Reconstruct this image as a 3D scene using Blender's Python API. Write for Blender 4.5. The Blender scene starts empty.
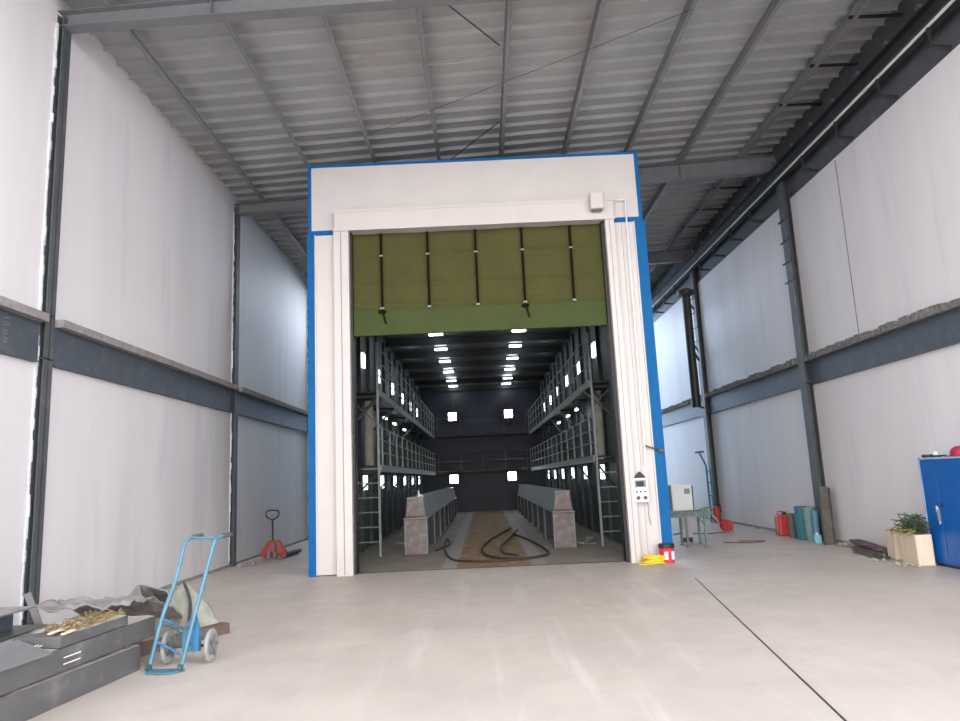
import bpy, bmesh, math, random
from mathutils import Vector, Matrix
random.seed(7)
S = bpy.context.scene
COL = S.collection
PI = math.pi

# ---------------------------------------------------------------- camera
cam_d = bpy.data.cameras.new('camera'); cam_d.sensor_width = 36; cam_d.lens = 700/960*36
cam_d.clip_end = 300
cam = bpy.data.objects.new('camera', cam_d); COL.objects.link(cam)
RT = (0.99897155, 0.00563536, -0.04498974)      # camera right, up, back as world vectors
UP = (0.04530166, -0.16553857, 0.98516229)
BK = (-0.0018958, -0.98618722, -0.16562361)
cam.matrix_world = Matrix(((RT[0], UP[0], BK[0], 0), (RT[1], UP[1], BK[1], 0), (RT[2], UP[2], BK[2], 1.65), (0, 0, 0, 1)))
S.camera = cam

# ---------------------------------------------------------------- world, daylight, exposure
w = bpy.data.worlds.new('daylight'); S.world = w; w.use_nodes = True
bg = w.node_tree.nodes['Background']; bg.inputs[1].default_value = 2.6
_t = w.node_tree.nodes.new('ShaderNodeTexCoord'); _s = w.node_tree.nodes.new('ShaderNodeSeparateXYZ'); _r = w.node_tree.nodes.new('ShaderNodeValToRGB')
w.node_tree.links.new(_t.outputs['Generated'], _s.inputs[0]); _m = w.node_tree.nodes.new('ShaderNodeMapRange'); _m.inputs[1].default_value = -1
w.node_tree.links.new(_s.outputs[1], _m.inputs[0]); w.node_tree.links.new(_m.outputs[0], _r.inputs[0]); w.node_tree.links.new(_r.outputs[0], bg.inputs[0])
_e = w.node_tree.nodes.new('ShaderNodeMapRange'); _e.inputs[1].default_value = 0; _e.inputs[2].default_value = 1; _e.inputs[3].default_value = 4.3; _e.inputs[4].default_value = 1.0
w.node_tree.links.new(_s.outputs[2], _e.inputs[0]); w.node_tree.links.new(_e.outputs[0], bg.inputs[1])
_r.color_ramp.elements[0].color = (1.0, .96, .93, 1); _r.color_ramp.elements[1].color = (.95, 1.25, 1.7, 1)   # hazy warm sky in front, clear blue behind the hall
S.view_settings.view_transform = 'Standard'; S.view_settings.look = 'None'
S.view_settings.gamma = 1; S.view_settings.use_curve_mapping = False
S.view_settings.exposure = 0.72

# unseen fill lights added under the roof beside the booth to brighten the walls
for _x, _w, _p in ((-3.9, 1.0, 150), (4.0, 1.0, 85)):
    _l = bpy.data.lights.new('wall_fill_light', 'AREA'); _l.shape = 'RECTANGLE'; _l.size = _w; _l.size_y = 10; _l.energy = _p; _l.color = (.84, .92, 1.0)
    _o = bpy.data.objects.new('wall_fill_light', _l); COL.objects.link(_o); _o.location = (_x, 25.5, 8.2)

# ---------------------------------------------------------------- materials
def mat(name, base, rough=.6, metal=0, emit=None, estr=0, var=.12, scale=6, stretch=(1,1,1), bump=0, dirt=None, dirt_amt=0, dirt_scale=3, spec=.5, bscale=None):
    m = bpy.data.materials.new(name); m.use_nodes = True
    nt = m.node_tree; N = nt.nodes; L = nt.links
    b = N['Principled BSDF']
    b.inputs['Roughness'].default_value = rough; b.inputs['Metallic'].default_value = metal
    b.inputs['Specular IOR Level'].default_value = spec
    tc = N.new('ShaderNodeTexCoord'); mp = N.new('ShaderNodeMapping'); mp.inputs['Scale'].default_value = stretch
    L.new(tc.outputs['Object'], mp.inputs[0])
    n = N.new('ShaderNodeTexNoise'); n.inputs['Scale'].default_value = scale; n.inputs['Detail'].default_value = 6
    L.new(mp.outputs[0], n.inputs['Vector'])
    r = N.new('ShaderNodeValToRGB')
    r.color_ramp.elements[0].position = .3; r.color_ramp.elements[1].position = .7
    r.color_ramp.elements[0].color = tuple(c*(1-var) for c in base)+(1,)
    r.color_ramp.elements[1].color = tuple(min(1, c*(1+var)) for c in base)+(1,)
    L.new(n.outputs[0], r.inputs[0]); out = r.outputs[0]
    if dirt:
        n2 = N.new('ShaderNodeTexNoise'); n2.inputs['Scale'].default_value = dirt_scale; n2.inputs['Detail'].default_value = 9
        n2.inputs['Roughness'].default_value = .65
        L.new(mp.outputs[0], n2.inputs['Vector'])
        r2 = N.new('ShaderNodeValToRGB'); r2.color_ramp.elements[0].position = .62-dirt_amt*.3; r2.color_ramp.elements[1].position = .78-dirt_amt*.3
        L.new(n2.outputs[0], r2.inputs[0])
        mx = N.new('ShaderNodeMix'); mx.data_type = 'RGBA'
        L.new(r2.outputs[0], mx.inputs[0]); L.new(out, mx.inputs[6]); mx.inputs[7].default_value = dirt+(1,)
        out = mx.outputs[2]
    L.new(out, b.inputs['Base Color'])
    if bump:
        bp = N.new('ShaderNodeBump'); bp.inputs['Strength'].default_value = bump; bp.inputs['Distance'].default_value = .02
        nb = N.new('ShaderNodeTexNoise'); nb.inputs['Scale'].default_value = bscale or scale*4; nb.inputs['Detail'].default_value = 5
        L.new(mp.outputs[0], nb.inputs['Vector']); L.new(nb.outputs[0], bp.inputs['Height']); L.new(bp.outputs[0], b.inputs['Normal'])
    if emit:
        b.inputs['Emission Color'].default_value = emit+(1,); b.inputs['Emission Strength'].default_value = estr
    return m

M = {}
M['wall'] = mat('white_wall_panel', (.72,.685,.685), .55, var=.05, scale=1.2, stretch=(1,1,.12), dirt=(.64,.615,.63), dirt_amt=.25, dirt_scale=1.5, bump=.04)
M['booth_white'] = mat('white_painted_sheet', (.63,.585,.565), .4, var=.03, scale=2)
M['blue'] = mat('blue_paint', (.002,.115,.33), .6, var=.08, spec=.2)
M['column'] = mat('grey_primer_steel', (.08,.085,.09), .55, var=.12, dirt=(.16,.15,.14), dirt_amt=.15, scale=4)
M['girt'] = mat('blue_grey_primer', (.07,.083,.10), .55, var=.1, dirt=(.12,.12,.12), dirt_amt=.2)
M['ledge'] = mat('dusty_concrete_ledge', (.30,.265,.26), .9, var=.15, scale=10, dirt=(.22,.20,.20), dirt_amt=.4, dirt_scale=8, bump=.2)
M['rough_ledge'] = mat('rough_mortar_ledge', (.22,.205,.20), .95, var=.3, scale=16, dirt=(.10,.10,.09), dirt_amt=.5, dirt_scale=14, bump=.7)
M['roof'] = mat('galvanised_roof_sheet', (.40,.405,.40), .45, .12, var=.1, scale=1.2, dirt=(.35,.32,.30), dirt_amt=.3, dirt_scale=.6)
M['purlin'] = mat('galvanised_purlin', (.25,.25,.25), .5, .15, var=.1)
M['rafter'] = mat('rafter_primer', (.20,.20,.21), .5, .1, var=.1)
M['dark'] = mat('dark_steel', (.028,.03,.03), .5, .2, var=.2)
M['caulk'] = mat('white_caulk', (.72,.72,.74), .8, var=.15, scale=30, bump=.5)
M['green'] = mat('olive_tarpaulin', (.078,.078,.026), .8, spec=.15, var=.1, scale=2, bump=.3, bscale=3)
M['green2'] = mat('green_tarpaulin', (.066,.084,.030), .8, spec=.15, var=.08, scale=2, bump=.2, bscale=3)
M['strap'] = mat('dark_brown_strap', (.012,.009,.004), .9, spec=.1)
M['rubber'] = mat('dark_rubber_lining', (.03,.042,.052), .5, var=.3, scale=1.5, stretch=(1,1,.2), dirt=(.075,.10,.10), dirt_amt=.25)
M['side_rubber'] = mat('grey_green_rubber_lining', (.06,.08,.08), .6, var=.3, scale=2, stretch=(2,2,.2), dirt=(.15,.175,.165), dirt_amt=.3, dirt_scale=2)
M['booth_ceiling'] = mat('dark_booth_ceiling', (.12,.13,.15), .3, .3, var=.2)
M['rail'] = mat('galvanised_rail', (.24,.28,.28), .5, .2, var=.15, dirt=(.22,.19,.16), dirt_amt=.3)
M['lamp'] = mat('lamp_glow', (.9,.9,.9), .5, emit=(.88,.95,1.0), estr=5)
M['flood'] = mat('flood_glow', (.9,.9,.9), .5, emit=(.9,.95,1.0), estr=9)
M['slot'] = mat('wall_lamp_glow', (.9,.9,.9), .5, emit=(.88,.97,1.0), estr=2.2)
M['beam_blue'] = mat('dusty_blue_grey_steel', (.22,.275,.30), .5, var=.15, dirt=(.27,.28,.28), dirt_amt=.3, scale=4)
M['rust'] = mat('dusty_red_oxide', (.20,.17,.165), .8, var=.2, dirt=(.34,.29,.25), dirt_amt=.3, dirt_scale=6)
M['rust_dark'] = mat('rusty_edge', (.16,.09,.06), .9, var=.3)
M['hose'] = mat('black_hose', (.045,.035,.025), .6)
M['steel'] = mat('grey_steel_beam', (.115,.113,.112), .45, .15, var=.12, scale=2, dirt=(.21,.19,.18), dirt_amt=.25)
M['steel_light'] = mat('pale_grey_steel', (.19,.188,.188), .45, .15, var=.1, dirt=(.28,.26,.25), dirt_amt=.2)
M['end_lining'] = mat('navy_rubber_lining', (.014,.017,.032), .45, var=.3, scale=1.5)
M['dust'] = mat('beige_dust', (.42,.37,.33), .95, var=.18, scale=5, bump=.4)
M['straw'] = mat('yellow_straw', (.24,.175,.08), .9, var=.5, scale=20, bump=.6)
M['tarp'] = mat('grey_canvas', (.27,.25,.24), .9, var=.2, scale=4, bump=.4)
M['tarp_green'] = mat('grey_green_canvas', (.30,.30,.25), .9, var=.18, scale=4, bump=.4)
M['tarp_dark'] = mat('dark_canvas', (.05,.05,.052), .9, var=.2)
M['cyan'] = mat('light_blue_paint', (.075,.20,.28), .45, var=.15, dirt=(.10,.20,.26), dirt_amt=.2, scale=8, dirt_scale=10)
M['bluepaint2'] = mat('strong_blue_paint', (.04,.16,.33), .45, var=.15)
M['grip'] = mat('dark_grip', (.06,.09,.10), .6)
M['tyre'] = mat('pale_worn_tyre', (.33,.33,.31), .8, var=.15, dirt=(.2,.2,.19), dirt_amt=.3)
M['hub'] = mat('grey_hub', (.16,.17,.17), .6)
M['red'] = mat('red_paint', (.50,.05,.045), .5, var=.15)
M['red_dull'] = mat('dusty_red_paint', (.40,.14,.125), .6, var=.2, dirt=(.45,.30,.28), dirt_amt=.3, dirt_scale=8)
M['red_rope'] = mat('red_cable', (.62,.03,.08), .6)
M['crimson'] = mat('crimson_plastic', (.40,.02,.06), .5)
M['yellow'] = mat('yellow_cable', (.85,.62,.03), .5)
M['white_plain'] = mat('white_enamel', (.78,.80,.80), .4, var=.03)
M['black'] = mat('black_plastic', (.015,.015,.016), .5)
M['grey'] = mat('mid_grey_plastic', (.25,.26,.27), .6)
M['table'] = mat('green_grey_painted_steel', (.14,.19,.18), .6, var=.2, dirt=(.28,.30,.27), dirt_amt=.3, dirt_scale=8)
M['teal'] = mat('teal_paint', (.025,.17,.20), .5, var=.15)
M['teal_lt'] = mat('worn_pale_teal_paint', (.17,.26,.25), .6, var=.15)
M['teal_dk'] = mat('dark_teal_grey_paint', (.05,.09,.11), .6, var=.15)
M['brown_grey'] = mat('brown_grey_paint', (.16,.15,.13), .7, var=.2)
M['cyan_box'] = mat('light_cyan_plastic', (.22,.50,.56), .6, var=.15)
M['rusty_plate'] = mat('rusty_grey_plate', (.12,.12,.115), .85, var=.3, dirt=(.14,.085,.06), dirt_amt=.6, dirt_scale=4)
M['cabinet'] = mat('blue_cabinet_enamel', (.003,.095,.36), .35, var=.06)
M['cabinet_edge'] = mat('worn_pale_edge', (.35,.48,.60), .5)
M['ply'] = mat('pale_plywood', (.62,.50,.36), .7, var=.1, scale=3, stretch=(6,6,.6), dirt=(.45,.36,.26), dirt_amt=.2)
M['ply2'] = mat('cream_plywood', (.74,.62,.47), .7, var=.08, scale=3, stretch=(6,6,.6))
M['plank'] = mat('weathered_brown_plank', (.13,.085,.07), .85, var=.3, scale=6, stretch=(3,.6,3))
M['rubble'] = mat('grey_rubble', (.30,.28,.26), .95, var=.35, scale=12)
M['leaf'] = mat('green_cord', (.055,.085,.045), .7, var=.4, scale=20)
M['leaf2'] = mat('yellow_cord', (.33,.27,.08), .7, var=.3, scale=20)
M['paper'] = mat('white_paper', (.8,.8,.82), .7)

# --- floor materials with positional wear
def floor_mat(name, inner):
    m = bpy.data.materials.new(name); m.use_nodes = True
    nt = m.node_tree; N = nt.nodes; L = nt.links; b = N['Principled BSDF']
    geo = N.new('ShaderNodeNewGeometry'); 
    def noise(scale, det=8, rough=.6, stretch=(1,1,1)):
        mp = N.new('ShaderNodeMapping'); mp.inputs['Scale'].default_value = stretch
        L.new(geo.outputs['Position'], mp.inputs[0])
        n = N.new('ShaderNodeTexNoise'); n.inputs['Scale'].default_value = scale; n.inputs['Detail'].default_value = det; n.inputs['Roughness'].default_value = rough
        L.new(mp.outputs[0], n.inputs['Vector']); return n.outputs[0]
    def ramp(v, p0, c0, p1, c1):
        r = N.new('ShaderNodeValToRGB'); r.color_ramp.elements[0].position = p0; r.color_ramp.elements[1].position = p1
        r.color_ramp.elements[0].color = c0+(1,); r.color_ramp.elements[1].color = c1+(1,)
        L.new(v, r.inputs[0]); return r.outputs[0]
    def mix(f, a, c):
        mx = N.new('ShaderNodeMix'); mx.data_type = 'RGBA'
        if isinstance(f, float): mx.inputs[0].default_value = f
        else: L.new(f, mx.inputs[0])
        for s, v in ((6, a), (7, c)):
            if isinstance(v, tuple): mx.inputs[s].default_value = v+(1,)
            else: L.new(v, mx.inputs[s])
        return mx.outputs[2]
    def maths(op, a, c=None):
        q = N.new('ShaderNodeMath'); q.operation = op
        for i, v in enumerate((a, c)):
            if v is None: continue
            if isinstance(v, (int, float)): q.inputs[i].default_value = v
            else: L.new(v, q.inputs[i])
        return q.outputs[0]
    sep = N.new('ShaderNodeSeparateXYZ'); L.new(geo.outputs['Position'], sep.inputs[0])
    W = (1,1,1); K = (0,0,0)
    if not inner:
        col = ramp(noise(.5), .3, (.50,.43,.375), .7, (.60,.52,.455))
        col = mix(ramp(noise(2.2, 10, .7), .5, K, .75, (.5,.5,.5)), col, (.43,.375,.335))
        # long dusty wheel tracks running towards the doorway
        tr = ramp(noise(1.4, 8, .65, (2.2,.16,1)), .53, K, .66, W)
        dx = maths('ABSOLUTE', maths('SUBTRACT', sep.outputs[0], .7))
        msk = ramp(maths('MULTIPLY', dx, .25), .25, W, .75, K)
        tf = maths('MULTIPLY', maths('MULTIPLY', tr, msk), .5)
        col = mix(tf, col, (.72,.65,.59))
        # greyer worn concrete on the right
        col = mix(ramp(noise(.8, 8, .6), .48, K, .72, (.35,.35,.35)), col, (.40,.365,.335))
        rough = ramp(noise(3), .3, (.38,.38,.38), .7, (.62,.62,.62))
    else:
        col = ramp(noise(1.6, 9), .3, (.23,.20,.165), .7, (.34,.30,.25))
        # strip of orange abrasive down the middle
        cx = maths('ABSOLUTE', maths('SUBTRACT', sep.outputs[0], .12))
        edge = maths('ADD', cx, maths('MULTIPLY', maths('SUBTRACT', noise(3), .5), .18))
        sand = ramp(noise(2.4, 9, .7), .35, (.20,.12,.05), .62, (.38,.22,.085))
        sand = mix(ramp(noise(5, 8), .55, K, .66, W), sand, (.42,.40,.37))
        col = mix(ramp(edge, .68, W, .72, K), col, sand)
        k = maths('ABSOLUTE', maths('SUBTRACT', cx, .86))
        col = mix(ramp(k, .13, (.7,.7,.7), .15, K), col, (.40,.395,.37))
        rough = ramp(noise(3), .3, (.5,.5,.5), .7, (.8,.8,.8))
    L.new(col, b.inputs['Base Color']); L.new(rough, b.inputs['Roughness'])
    bp = N.new('ShaderNodeBump'); bp.inputs['Strength'].default_value = .15; bp.inputs['Distance'].default_value = .01
    L.new(noise(14), bp.inputs['Height']); L.new(bp.outputs[0], b.inputs['Normal'])
    return m
M['floor'] = floor_mat('hall_concrete_floor', False)
M['booth_floor'] = floor_mat('booth_dusty_floor', True)

# ---------------------------------------------------------------- mesh helpers
def nb(): return bmesh.new()
def V(*a): return Vector(a)
def box(bm, x0, x1, y0, y1, z0, z1):
    vs = [bm.verts.new(p) for p in ((x0,y0,z0),(x1,y0,z0),(x1,y1,z0),(x0,y1,z0),(x0,y0,z1),(x1,y0,z1),(x1,y1,z1),(x0,y1,z1))]
    for f in ((0,3,2,1),(4,5,6,7),(0,1,5,4),(1,2,6,5),(2,3,7,6),(3,0,4,7)): bm.faces.new([vs[i] for i in f])
    return bm
def bar(bm, a, b, w, h, up=(0,0,1)):
    a = Vector(a); b = Vector(b); d = (b-a).normalized(); up = Vector(up)
    s = d.cross(up)
    if s.length < 1e-4: s = d.cross(Vector((0,1,0)))
    s.normalize(); u = s.cross(d).normalized()
    vs = []
    for p in (a, b):
        for i, j in ((-1,-1),(1,-1),(1,1),(-1,1)): vs.append(bm.verts.new(p+s*i*w/2+u*j*h/2))
    for f in ((0,1,2,3),(7,6,5,4),(0,4,5,1),(1,5,6,2),(2,6,7,3),(3,7,4,0)): bm.faces.new([vs[i] for i in f])
    return bm
def tube(bm, pts, r, seg=8, closed=False):
    pts = [Vector(p) for p in pts]; n = len(pts); rings = []; prev = None
    for i, p in enumerate(pts):
        if closed: t = pts[(i+1) % n]-pts[i-1]
        else: t = pts[min(i+1, n-1)]-pts[max(i-1, 0)]
        t.normalize()
        if prev is None:
            s = t.cross(Vector((0,0,1)))
            if s.length < 1e-3: s = t.cross(Vector((0,1,0)))
        else: s = prev-t*prev.dot(t)
        s.normalize(); prev = s; u = t.cross(s)
        rr = r[i] if isinstance(r, (list, tuple)) else r
        rings.append([bm.verts.new(p+(s*math.cos(a*2*PI/seg)+u*math.sin(a*2*PI/seg))*rr) for a in range(seg)])
    for i in range(n if closed else n-1):
        A, B = rings[i], rings[(i+1) % n]
        for k in range(seg): bm.faces.new((A[k], A[(k+1) % seg], B[(k+1) % seg], B[k]))
    if not closed: bm.faces.new(rings[0][::-1]); bm.faces.new(rings[-1])
    return bm
def prism(bm, prof, f):              # prof: closed polygon of 2D points; f(u, v, e) -> 3D for e = 0, 1
    A = [bm.verts.new(f(u, v, 0)) for u, v in prof]; B = [bm.verts.new(f(u, v, 1)) for u, v in prof]
    n = len(prof)
    for k in range(n): bm.faces.new((A[k], A[(k+1) % n], B[(k+1) % n], B[k]))
    bm.faces.new(A[::-1]); bm.faces.new(B)
    return bm
def lathe(bm, prof, c=(0,0,0), ax='z', seg=20):
    rings = []
    for r, h in prof:
        ring = []
        for k in range(seg):
            a = 2*PI*k/seg; x, y = r*math.cos(a), r*math.sin(a)
            p = (x, y, h) if ax == 'z' else ((h, x, y) if ax == 'x' else (x, h, y))
            ring.append(bm.verts.new(Vector(c)+Vector(p)))
        rings.append(ring)
    for A, B in zip(rings, rings[1:]):
        for k in range(seg): bm.faces.new((A[k], A[(k+1) % seg], B[(k+1) % seg], B[k]))
    bm.faces.new(rings[0][::-1]); bm.faces.new(rings[-1])
    return bm
def smooth_path(pts, n=6):
    P = [Vector(p) for p in pts]; out = []
    for i in range(len(P)-1):
        p0, p1, p2, p3 = P[max(i-1,0)], P[i], P[i+1], P[min(i+2, len(P)-1)]
        for k in range(n):
            t = k/n
            out.append(.5*((2*p1)+(p2-p0)*t+(2*p0-5*p1+4*p2-p3)*t*t+(3*p1-p0-3*p2+p3)*t**3))
    out.append(P[-1]); return out
def obj(name, bm, m, parent=None, bevel=0, smooth=False):
    bmesh.ops.recalc_face_normals(bm, faces=bm.faces)
    me = bpy.data.meshes.new(name); bm.to_mesh(me); bm.free()
    mm = m if not isinstance(m, str) else M[m]
    me.materials.append(mm)
    if smooth:
        for p in me.polygons: p.use_smooth = True
    o = bpy.data.objects.new(name, me); COL.objects.link(o)
    if parent: o.parent = parent
    if bevel:
        b = o.modifiers.new('bevel', 'BEVEL'); b.width = bevel; b.segments = 2; b.limit_method = 'ANGLE'
    return o
def tag(o, label, cat, group=None, kind=None):
    if label: o['label'] = label
    if cat: o['category'] = cat
    if group: o['group'] = group
    if kind: o['kind'] = kind
    return o
def thing(name, label, cat, loc=(0,0,0), group=None, rz=0):
    o = bpy.data.objects.new(name, None); COL.objects.link(o); o.location = loc; o.rotation_euler = (0,0,rz)
    o.empty_display_size = .1
    return tag(o, label, cat, group)
def struct(name, bm, m, **k):
    o = obj(name, bm, m, **k); o['kind'] = 'structure'; return o
def dup(root, loc, label=None, rz=None):
    r = root.copy(); COL.objects.link(r); r.location = loc
    if rz is not None: r.rotation_euler = (0,0,rz)
    if label: r['label'] = label
    for ch in list(root.children):
        c = ch.copy(); COL.objects.link(c); c.parent = r
        for g in list(ch.children):
            d = g.copy(); COL.objects.link(d); d.parent = c
    return r

# ================================================================ STRUCTURE
XL, XR = -5.62, 7.32
Y0, Y1 = 4.0, 32.5
def roofz(x): return 8.48+.05*(x-XL)
# ground and floor
b = nb(); box(b, -40, 40, -60, 60, -.3, 0); struct('floor', b, 'floor')
b = nb(); box(b, -3.1, 3.1, 13.62, 36.0, 0, .006); struct('floor_booth', b, 'booth_floor')
b = nb(); box(b, -2.6, 2.75, 13.50, 13.61, 0, .004); struct('trim_1', b, 'dark')             # steel threshold strip
b = nb()                                                                                      # saw-cut joint in the slab
bar(b, (3.15,11.11,.001), (2.26,4.85,.001), .016, .003); bar(b, (2.26,4.85,.001), (1.6,.2,.001), .016, .003); struct('trim_2', b, 'dark')
# walls
b = nb(); box(b, XL-.25, XL, Y0, Y1, 0, 8.55); struct('wall_left', b, 'wall')
b = nb(); box(b, XR, XR+.25, Y0, Y1, 0, 7.66); struct('wall_right', b, 'wall')
b = nb(); box(b, XR+.02, XR+.25, Y0, Y1, 7.66, 9.2); struct('wall_right_band', b, 'column')
# corrugated roof deck: narrow downstanding ribs running across the hall
b = nb(); pitch = .4; prof = []
y = Y0
while y < Y1:
    prof += [(y, .07), (y+.30, .07), (y+.318, .0), (y+.345, .0), (y+.37, .07)]
    y += pitch
prof.append((y, .07))
A = [[b.verts.new((x, yy, roofz(x)+dz)) for yy, dz in prof] for x in (XL-.25, XR+.25)]
B = [[b.verts.new((x, yy, roofz(x)+dz+.02)) for yy, dz in prof] for x in (XL-.25, XR+.25)]
for k in range(len(prof)-1):
    b.faces.new((A[0][k], A[0][k+1], A[1][k+1], A[1][k])); b.faces.new((B[0][k], B[0][k+1], B[1][k+1], B[1][k]))
struct('ceiling', b, 'roof')

ORD = ['first','second','third','fourth','fifth','sixth','seventh','eighth','ninth']
# purlins along the hall, just under the deck
for i, x in enumerate((-4.95,-3.5,-2.08,-.69,.69,2.12,3.58,5.0,6.5)):
    b = nb(); z = roofz(x)
    t = .006
    f = lambda u, v, e: (x+u, (Y0 if e == 0 else Y1), z-.005+v)
    prism(b, [(-.035,0),(-.035,-.008),(-.004,-.008),(-.004,-.16),(.055,-.16),(.055,-.135),(.061,-.135),(.061,-.168),(-.012,-.168),(-.012,0)], f)
    o = obj('roof_purlin', b, 'purlin')
    tag(o, f'grey galvanised roof purlin, {ORD[i]} counted from the left wall', 'purlin', 'roof purlins')
# rafters across the hall
raft = {1.9:'overhead of the viewer, out of the top of the picture', 8.85:'nearest, along the top edge of the picture', 15.8:'just behind the top of the white booth front', 22.7:'over the middle of the booth, second behind its front', 29.6:'far back over the booth, third behind its front'}
for y, s in raft.items():
    if y < 2: continue
    b = nb()
    for a, c in ((XL, 4.0), (4.0, XR)):
        d0 = .17+.30; d1 = .5+.16
        za, zc = roofz(a)-.168, roofz(c)-.168
        ha = .22+.20*(a-XL)/12.9; hc = .22+.20*(c-XL)/12.9
        for (w0, lo0, hi0, lo1, hi1) in ((.20, za-.012, za, zc-.012, zc), (.20, za-ha-.012, za-ha, zc-hc-.012, zc-hc), (.012, za-ha, za-.012, zc-hc, zc-.012)):
            vs = [b.verts.new(p) for p in ((a,y-w0/2,lo0),(c,y-w0/2,lo1),(c,y+w0/2,lo1),(a,y+w0/2,lo0),(a,y-w0/2,hi0),(c,y-w0/2,hi1),(c,y+w0/2,hi1),(a,y+w0/2,hi0))]
            for f in ((0,3,2,1),(4,5,6,7),(0,1,5,4),(1,2,6,5),(2,3,7,6),(3,0,4,7)): b.faces.new([vs[i] for i in f])
    for x in (-3.5, -.69, 2.12, 5.0):
        h = .22+.20*(x-XL)/12.9; box(b, x-.005, x+.005, y-.095, y+.095, roofz(x)-.17-h, roofz(x)-.18)
    o = obj('roof_rafter', b, 'rafter')
    tag(o, f'grey steel I-beam rafter, {s}', 'roof beam', 'roof rafters')

# columns ---------------------------------------------------------
def hcol(x_in, x_out, y, z1, wy, name_label, m='column'):
    """H column against a side wall; x_in = flange towards the hall, x_out = at the wall"""
    s = 1 if x_in > x_out else -1
    r = thing('steel_column', name_label, 'column', (x_out, y, 0))
    b = nb(); box(b, min(0,(x_in-x_out)), max(0,(x_in-x_out)), -.006, .006, 0, z1); obj('web', b, m, r)
    b = nb(); d = x_in-x_out
    box(b, min(d-.012*s, d), max(d-.012*s, d), -wy/2, wy/2, 0, z1); obj('flange', b, m, r)
    b = nb(); box(b, min(0,.012*s), max(0,.012*s), -wy/2, wy/2, 0, z1); obj('flange', b, m, r)
    b = nb(); box(b, min(0,d), max(0,d), -wy/2, wy/2, 3.40, 3.415); box(b, min(0,d), max(0,d), -wy/2, wy/2, 3.97, 3.985)
    box(b, min(0,d), max(0,d), -wy/2, wy/2, 0, .02)
    obj('stiffener_plate', b, m, r)
    return r
for y, s in ((8.85,'nearest on the left white wall, behind the steel beam pile'),(15.8,'second along the left white wall, beside the red pallet truck'),(22.7,'at the far end of the left wall, seen just beside the blue booth edge')):
    r = hcol(XL+.09, XL+.001, y, 8.25, .19, 'grey steel H-column '+s)
    # messy white caulk line on the near side
    b = nb(); n = 60
    for k in range(n):
        z = .1+k*8.0/n; box(b, .0, random.uniform(.01,.035), -.12-random.uniform(.0,.02), -.101, z, z+8.0/n)
    obj('caulk_line', b, 'caulk', r)
for y, s, xi in ((15.45,'nearest on the right white wall, rusty plate leaning at its foot',.15),(22.5,'second along the right white wall, behind the red fire extinguisher',.15),(29.5,'farthest on the right wall, seen just beside the blue booth edge',.15)):
    r = hcol(XR-xi, XR-.001, y, 8.55, .30, 'grey steel H-column '+s)
    b = nb()
    for z in (7.2, 6.7, 6.2, 5.75):
        bar(b, (-xi-.01,-.2,z), (-xi-.01,.24,z), .03, .03)
        tube(b, [(-xi-.01,-.22,z),(-xi-.01,-.22,z+.08)], .012, 6)
    obj('cable_bracket', b, 'dark', r)

# wind girts at mid height: recessed web + dusty ledge on top
def girt(side, ya, yb, label):
    x = XL if side < 0 else XR
    s = 1 if side < 0 else -1
    r = thing('wall_girder', label, 'beam', (x, ya, 0), 'mid-height wall girders')
    L_ = yb-ya
    def bx(x0, x1, y0, y1, z0, z1):
        q = nb(); box(q, min(s*x0,s*x1), max(s*x0,s*x1), y0, y1, z0, z1); return q
    obj('web', bx(.001, .05, 0, L_, 3.36, 3.86), 'girt', r)
    obj('bottom_flange', bx(.001, .075, 0, L_, 3.345, 3.36), 'girt', r)
    q = nb()
    if side > 0:                      # crumbly mortar lip
        n = int(L_/.12)
        for k in range(n):
            h = random.uniform(-.02, .03); d = .17+random.uniform(-.02,.015)
            box(q, min(0,s*d), max(0,s*d), k*L_/n, (k+1)*L_/n, 3.86, 3.985+h)
        obj('ledge', q, 'rough_ledge', r)
    else:
        box(q, .001, .17, 0, L_, 3.86, 3.965); obj('ledge', q, 'ledge', r)
    return r
girt(-1, 4.0, 8.69, 'blue-grey girder with dusty ledge, left wall, nearest stretch at the picture edge')
g = girt(-1, 9.01, 15.64, 'blue-grey girder with dusty ledge, left wall, long middle stretch between two columns')
girt(-1, 15.96, 22.54, 'blue-grey girder with dusty ledge, left wall, far stretch ending at the booth')
girt(1, 6.0, 15.26, 'blue-grey girder under rough mortar ledge, right wall, nearest stretch above blue cabinet')
girt(1, 15.64, 22.31, 'blue-grey girder under rough mortar ledge, right wall, middle stretch between two columns')
girt(1, 22.69, 29.3, 'blue-grey girder under rough mortar ledge, right wall, far stretch by the booth')
# chalk marks on the left girder
for y, l in ((8.05,'near the first column at the picture edge'),(15.1,'just before the second column')):
    b = nb()
    for k in range(7):
        z = 3.5+.045*k
        bar(b, (XL+.053, y+random.uniform(-.03,.0), z), (XL+.053, y+random.uniform(.04,.08), z+random.uniform(-.02,.02)), .006, .003, up=(1,0,0))
    o = obj('chalk_mark', b, 'ledge'); tag(o, 'faint pale chalk characters on the left girder, '+l, 'marking', None)

# base skirting lines
b = nb(); box(b, XL, XL+.03, Y0, Y1, 0, .05); struct('baseboard_left', b, 'rubble')
b = nb(); box(b, XR-.03, XR, Y0, Y1, 0, .05); struct('baseboard_right', b, 'rubble')
# vertical panel joints
b = nb(); box(b, XR-.006, XR, 13.2, 13.225, 4.0, 7.6); struct('trim_3', b, 'ledge')

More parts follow.
